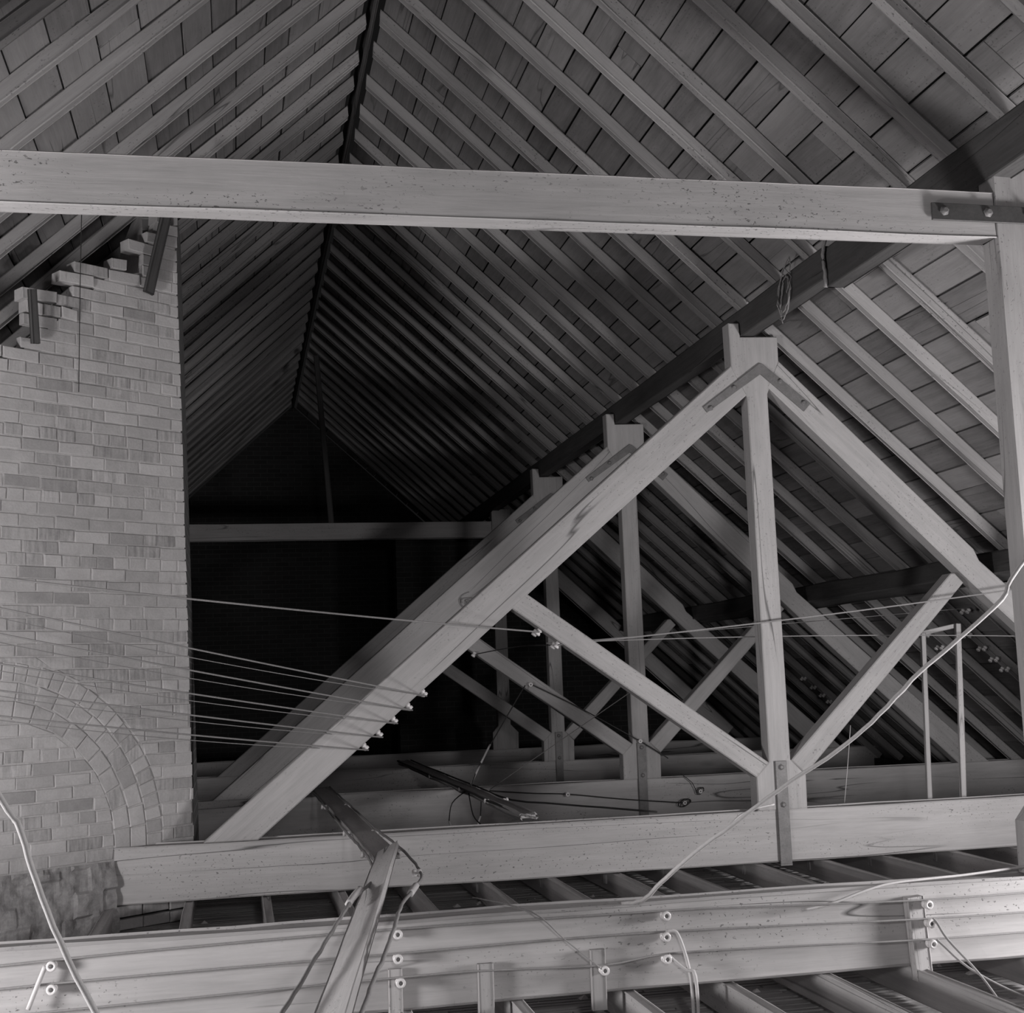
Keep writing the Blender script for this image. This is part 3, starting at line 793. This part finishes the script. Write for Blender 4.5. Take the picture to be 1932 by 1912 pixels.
# cords close to the camera
cordp = [(3.6, 4.9, 2.22), (2.98, 4.69, 1.735), (2.84, 4.6, 1.61), (2.66, 4.62, 1.465), (2.5, 4.64, 1.345), (2.33, 4.65, 1.195), (2.18, 4.7, 1.07), (1.97, 4.78, 0.93), (1.80, 4.85, 0.80), (1.69, 4.95, 0.70), (1.60, 5.10, 0.575), (1.555, 5.20, 0.50), (1.50, 5.30, 0.475)]
wire('cotton_rope', cordp, 0.0085, M['cord'], 'thick white rope slanting down to the top of the tie beam', sub=5, wob=0.004, cat='rope')
wire('rope_strand', [(1.80, 4.86, 0.80), (1.845, 4.87, 0.835), (1.92, 4.9, 0.855), (2.02, 4.95, 0.862)], 0.0035, M['cord'], 'thin frayed strand leaving the thick white rope', cat='rope')
wire('cotton_rope', [(-0.65, 3.45, 1.30), (-0.54, 3.5, 1.10), (-0.514, 3.5, 1.06), (-0.483, 3.5, 0.958), (-0.433, 3.5, 0.818), (-0.358, 3.5, 0.658), (-0.27, 3.48, 0.50), (-0.15, 3.45, 0.30), (0, 3.45, 0.0)], 0.0082, M['cord'], 'white rope hanging in front of the brick wall and tie beam', cat='rope', wob=0.002)

# wires from the brick wall side to the knobs on the principal rafter
ax = Vector((0.647, 0, -0.762))
pk = [(1.164, 8.44, 1.302), (1.072, 8.44, 1.217), (0.977, 8.44, 1.139), (0.883, 8.44, 1.058), (0.792, 8.44, 0.984)]
for i, p in enumerate(pk):
    for yy in (8.44, 8.53):
        # foot of the knob on the underside of the principal
        k = (p[2]-TIE_T)-(p[0]-0.13)*(3.225-TIE_T)/(3.406-0.13)
        base = Vector((p[0], yy, p[2]-k))+Vector((-ax.x, 0, -ax.z))*0.0
        d = k*0.765
        b = Vector((p[0], yy, p[2]))+Vector((-ax.x, 0, -ax.z))*(-d if d < 0 else d)*0
        foot = Vector((p[0], yy, p[2]-k))
        foot = foot+(Vector((p[0], yy, p[2]))-foot).dot(Vector((0.765, 0, 0.644)))*Vector((0.765, 0, 0.644))
        knob(foot, ax, ('highest', 'second', 'third', 'fourth', 'lowest')[i]+(' front' if yy < 8.5 else ' rear')+' white knob under the sloping principal of the pale truss', 'row of knobs under the principal', 1.0)
starts = [(-1.82, 6.5, 1.93), (-1.82, 6.5, 1.775), (-1.82, 6.5, 1.60), (-1.82, 6.5, 1.455), (-1.82, 6.5, 1.31)]
labs = ('topmost', 'second', 'third', 'fourth', 'lowest')
for i in range(5):
    e = Vector(pk[i])+Vector((0.012, -0.015, -0.012))
    a = Vector((-1.056, 7.2, (1.814, 1.685, 1.538, 1.407, 1.283)[i]))
    st = a+(a-e)*0.75
    wire('strung_wire', sagged(st, e, 0.018, 8), 0.0052, M['wire'], labs[i]+' wire of five strung past the brick wall to the principal knobs', 'wires strung past the brick wall', 2)
    e2 = e+Vector((0.0, 0.10, -0.004)); a2 = a+Vector((0.02, 0.55, -0.05)); st2 = a2+(a2-e2)*0.2
    wire('rear_wire', sagged(st2, e2, 0.03, 8), 0.0028, M['wire'], labs[i]+' thin rear wire running to the principal knobs behind the front set', 'thin rear wires', 2)
# knobs on the left strut, wires to both sides
ax2 = Vector((-0.588, 0, -0.809))
def on_strut(x, yy):
    zz = 0.685+(3.322-x)*(1.835-0.685)/(3.322-1.715)
    return Vector((x, yy, zz))
for x, yy in ((1.925, 8.45), (2.045, 8.45), (1.925, 8.55), (2.045, 8.55)):
    knob(on_strut(x, yy), ax2, ('upper' if x < 2 else 'lower')+(' front' if yy < 8.5 else ' rear')+' white knob under the strut of the pale truss', 'knobs under the strut', 1.0)
wk1 = on_strut(1.925, 8.43)+ax2*0.02; wk2 = on_strut(2.045, 8.43)+ax2*0.02
a = Vector((-1.059, 7.2, 1.989)); st = a+(a-wk1)*0.6
wire('strung_wire', sagged(st, wk1, 0.03, 9), 0.006, M['wire'], 'highest strung wire, running past the brick wall to the strut knob')
wire('strung_wire', sagged(wk2, (5.5, 8.26, 1.895), 0.02, 10), 0.0055, M['wire'], 'wire strung from the strut knob across the king post to the right')
wire('strung_wire', sagged((1.99, 8.57, 1.60), (5.9, 8.6, 1.53), -0.03, 10), 0.004, M['wire'], 'lower wire strung behind the king post of the pale truss')
wire('strung_wire', sagged((2.4, 9.5, 1.63), (5.6, 9.5, 1.80), 0.0, 10), 0.003, M['wire'], 'faint wire strung behind the pale truss toward the lower purlin')
wire('strung_wire', [wk2+Vector((0, 0.02, 0)), (2.02, 9.6, 1.61), (2.03, 11.5, 1.60)], 0.004, M['darkwire'], 'dark wire running back from strut knob to the next truss')
# second truss
knob((2.03, 11.46, 1.615), ax2, 'white knob under the strut top of the second king post truss', 'knobs on the second king post truss')
gz = 'knobs on the second king post truss'
kz = [((2.509, Y2-0.003, 1.325), 'white knob on the strut face of the second king post truss'), ((3.472, Y2-0.003, 0.80), 'white knob above the bolts on the second king post'),
      ((2.80, Y2-0.003, 0.375), 'white knob alone on the second tie beam'), ((4.0, Y2-0.003, 0.341), 'upper white knob with coiled wire on the second tie beam'), ((3.85, Y2-0.003, 0.25), 'lower white knob with coiled wire on the second tie beam')]
for p, lb in kz: knob(p, (0, -1, 0), lb, gz, 1.0)
yy = Y2-0.03
wire('dark_wire', [(2.509, yy, 1.33), (2.9, yy, 1.13), (3.3, yy, 0.90), (3.472, yy, 0.80), (3.60, yy, 0.72), (3.72, yy, 0.64)], 0.005, M['darkwire'], 'dark wire along the strut of the second king post truss')
wire('dark_wire', [(2.1, yy-0.1, 0.45), (2.5, yy, 0.40), (2.8, yy, 0.378), (3.3, yy, 0.31), (3.85, yy, 0.25)], 0.0055, M['darkwire'], 'dark wire along the second tie beam between knobs')
wire('dark_wire', [(2.45, 11.42, 1.32), (2.2, 11.3, 0.98), (1.98, 11.1, 0.70), (1.86, 10.9, 0.53)], 0.005, M['darkwire'], 'dark wire slanting from strut knob down to the rough plank')
wire('white_sleeve', [(2.085, 11.2, 0.84), (1.985, 11.1, 0.70)], 0.009, M['tube'], 'upper white sleeve on the slanting dark wire', cat='cable')
wire('white_sleeve', [(1.965, 11.07, 0.675), (1.87, 10.95, 0.545)], 0.009, M['tube'], 'lower white sleeve on the slanting dark wire', cat='cable')
coil = [(3.85+0.05*math.cos(t)*(1+0.25*math.sin(2.3*t)), yy-0.01*math.sin(t), 0.25+0.035*math.sin(t*1.07)) for t in [i*0.55 for i in range(30)]]
wire('wire_coil', coil, 0.0035, M['darkwire'], 'dark coiled wire end around the lower knob', sub=2)
coil = [(4.0+0.035*math.cos(t), yy, 0.345+0.03*math.sin(t*1.1)) for t in [i*0.6 for i in range(16)]]+[(3.93, yy, 0.42), (3.83, yy, 0.50)]
wire('wire_coil', coil, 0.0035, M['darkwire'], 'dark coiled wire end around the upper knob', sub=2)
# long thin string from the pale strut down to the second tie
wire('thin_string', [(2.62, 8.62, 1.30), (2.35, 9.6, 0.95), (2.02, 10.9, 0.50)], 0.003, M['wire'], 'thin pale string slanting behind the strut to the rough plank')
# plank wires and knobs
pg = 'knobs beside the flat plank'
for sx, axx in ((0.657, -1), (0.803, 1)):
    for yk in (10.15, 8.27, 7.2):
        base = (sx+0.02 if axx < 0 else sx-0.018, yk, 0.486)
        base = (0.74+axx*0.066+(7.2-yk)*0.0072, yk, 0.49)
        knob(base, (axx, 0, 0.12), {10.15: 'farthest', 8.27: 'middle', 7.2: 'end'}[yk]+' white knob on the '+('wall' if axx < 0 else 'king post')+' side of the flat plank', pg, 0.95)
knob((0.82, 6.52, 0.475), (1, 0.2, 0), 'white knob beside the start of the pale sloping plank', 'loose knobs by the pale plank')
wire('plank_wire', [(0.62, 12.0, 0.505), (0.630, 10.15, 0.51), (0.637, 8.27, 0.512), (0.652, 7.2, 0.51), (0.66, 6.83, 0.48), (0.60, 6.2, 0.50), (0.46, 5.5, 0.54), (0.30, 4.7, 0.535), (0.14, 3.95, 0.50), (0.0, 3.3, 0.47)], 0.0075, M['wire'], 'twisted wire along the wall side of both planks', wob=0.006, sub=8)
wire('plank_wire', [(0.80, 12.0, 0.505), (0.81, 10.15, 0.51), (0.822, 8.27, 0.512), (0.85, 7.2, 0.51), (0.855, 6.5, 0.48), (0.75, 5.9, 0.50), (0.62, 5.3, 0.525), (0.48, 4.5, 0.53), (0.36, 3.95, 0.50), (0.25, 3.3, 0.47)], 0.0075, M['wire'], 'twisted wire along the king post side of both planks', wob=0.006, sub=8)
wire('wire_joint', [(0.50, 5.72, 0.535), (0.455, 5.5, 0.542), (0.42, 5.33, 0.54)], 0.015, M['tube'], 'pale bulging wire joint beside the sloping plank, wall side', cat='cable')
wire('wire_joint', [(0.765, 5.98, 0.497), (0.735, 5.84, 0.502), (0.705, 5.70, 0.507)], 0.016, M['tube'], 'pale bulging wire joint beside the sloping plank, king post side', cat='cable')
# rough plank knobs and sleeves
for yk in (12.6, 10.9, 9.75):
    for axx in (-1, 1):
        knob((1.846+axx*0.052, yk, 0.505), (axx, 0, 0.15), {12.6: 'farthest', 10.9: 'middle', 9.75: 'end'}[yk]+' white knob on the '+('wall' if axx < 0 else 'king post')+' side of the rough plank', 'knobs beside the rough plank', 0.9)
wire('dark_wire', [(1.77, 15.2, 0.52), (1.77, 12.6, 0.52), (1.77, 10.9, 0.522), (1.775, 9.75, 0.515), (1.80, 8.9, 0.51)], 0.008, M['darkwire'], 'dark wire along the wall side of the rough plank', wob=0.006)
wire('dark_wire', [(1.92, 15.2, 0.52), (1.92, 12.6, 0.52), (1.92, 10.9, 0.522), (1.96, 9.75, 0.51), (2.35, 9.2, 0.49), (2.7, 8.62, 0.48)], 0.007, M['darkwire'], 'dark wire along the king post side of the rough plank', wob=0.006)
wire('wire_tail', [(1.79, 10.6, 0.50), (1.70, 9.9, 0.40), (1.60, 9.0, 0.42)], 0.0045, M['darkwire'], 'dark wire tail dropping from the rough plank')
wire('wire_tail', [(1.79, 10.75, 0.505), (1.66, 10.62, 0.43), (1.62, 10.55, 0.30)], 0.0045, M['darkwire'], 'short dark wire end carrying the wall side white sleeve')
wire('wire_tail', [(1.90, 10.75, 0.505), (1.89, 10.62, 0.43), (1.86, 10.5, 0.33)], 0.0045, M['darkwire'], 'short dark wire end carrying the king post side white sleeve')
wire('white_sleeve', [(1.62, 10.55, 0.30), (1.66, 10.5, 0.17)], 0.008, M['tube'], 'white sleeve hanging below the rough plank, wall side', cat='cable')
wire('white_sleeve', [(1.86, 10.5, 0.33), (1.80, 10.45, 0.20)], 0.008, M['tube'], 'white sleeve hanging below the rough plank, king post side', cat='cable')

# knobs on the rafters at the right
def roof_pt(x, y, off=0.0):
    p = Vector((x, y, roof_z(x)))
    return p-nrmR*off
def knob_pair(x, y, label, group):
    for dy in (0.0, 0.085): knob(roof_pt(x, y+dy, 0.0), -nrmR, label, group, 0.9)
for x in (5.86, 5.98, 6.08, 6.17): knob_pair(x, 9.98, 'white knob in the cluster on a rafter above the taller batten', 'rafter knobs by the battens')
knob_pair(5.66, 9.64, 'white knob high on a rafter above the taller batten', 'rafter knobs by the battens')
for x in (5.83, 5.95): knob_pair(x, 10.6, 'white knob on the rafter between the two thin battens', 'rafter knobs between the battens')
for x in (6.22, 6.33, 6.43, 6.51): knob_pair(x, 14.1, 'white knob in the distant row on a rafter beside the king post', 'distant rafter knobs')
for x in (5.55, 5.72): knob_pair(x, 15.6, 'white knob on a distant rafter beyond the second truss strut', 'far rafter knobs')

# thin battens standing behind the pale tie beam
tag(timber('thin_batten', (4.69, 8.72, 0.14), (4.745, 8.72, 1.60), 0.034, 0.03, M['batten'], None, (1, 0, 0), seg=0.3, rough=0.003, ch=0.003), 'shorter thin upright batten behind the pale tie beam', 'batten')
tag(timber('thin_batten', (4.945, 8.72, 0.14), (5.02, 8.72, 1.655), 0.038, 0.03, M['batten'], None, (1, 0, 0), seg=0.3, rough=0.003, ch=0.003), 'taller thin upright batten behind the pale tie beam', 'batten')
tag(timber('thin_batten', (4.70, 8.75, 1.585), (5.03, 8.75, 1.645), 0.03, 0.025, M['batten'], None, (0, 0, 1), seg=0.3, rough=0.003, ch=0.003), 'short cross batten joining the tops of the two upright battens', 'batten')
wire('thin_string', [(4.142, 8.70, 0.98), (4.10, 8.70, 0.7), (4.06, 8.70, 0.46)], 0.0028, M['cord'], 'thin string hanging under the strut to the tie beam')

# rope and twine remnants
def bow(c, uvec, vvec, s, label):
    c = Vector(c); uvec = Vector(uvec); vvec = Vector(vvec)
    root = tag(empty('twine_knot', c), label, 'twine')
    for k in range(6):
        t0 = rnd.uniform(0, 6.28)
        pts = [c+uvec*s*(0.5*math.cos(t0+t*1.3)*(0.5+0.12*k))+vvec*s*(0.9*math.sin(t0+t)*(0.5+0.1*k)) for t in (0, 0.9, 1.8, 2.7, 3.4)]
        tube('strand', pts, 0.0035, M['twine'], root, 5, 4, 0.01)
bow((2.04, Y2-0.018, 2.02), (0.76, 0, 0.64), (-0.64, 0, 0.76), 0.16, 'frayed twine knotted round the sloping principal of the second truss')
bow((3.372, 7.6, 3.70), (0, 1, 0), (0, 0, 1), 0.22, 'frayed twine hanging on the dark purlin face beside the scarf')
tag(tube('rope_loop', [(3.374, 7.00, 3.84), (3.370, 7.03, 3.74), (3.372, 7.02, 3.64), (3.374, 7.03, 3.56)], 0.012, M['twine'], None, 6, 5, 0.006), 'rope bound round the scarf joint of the dark purlin', 'rope')
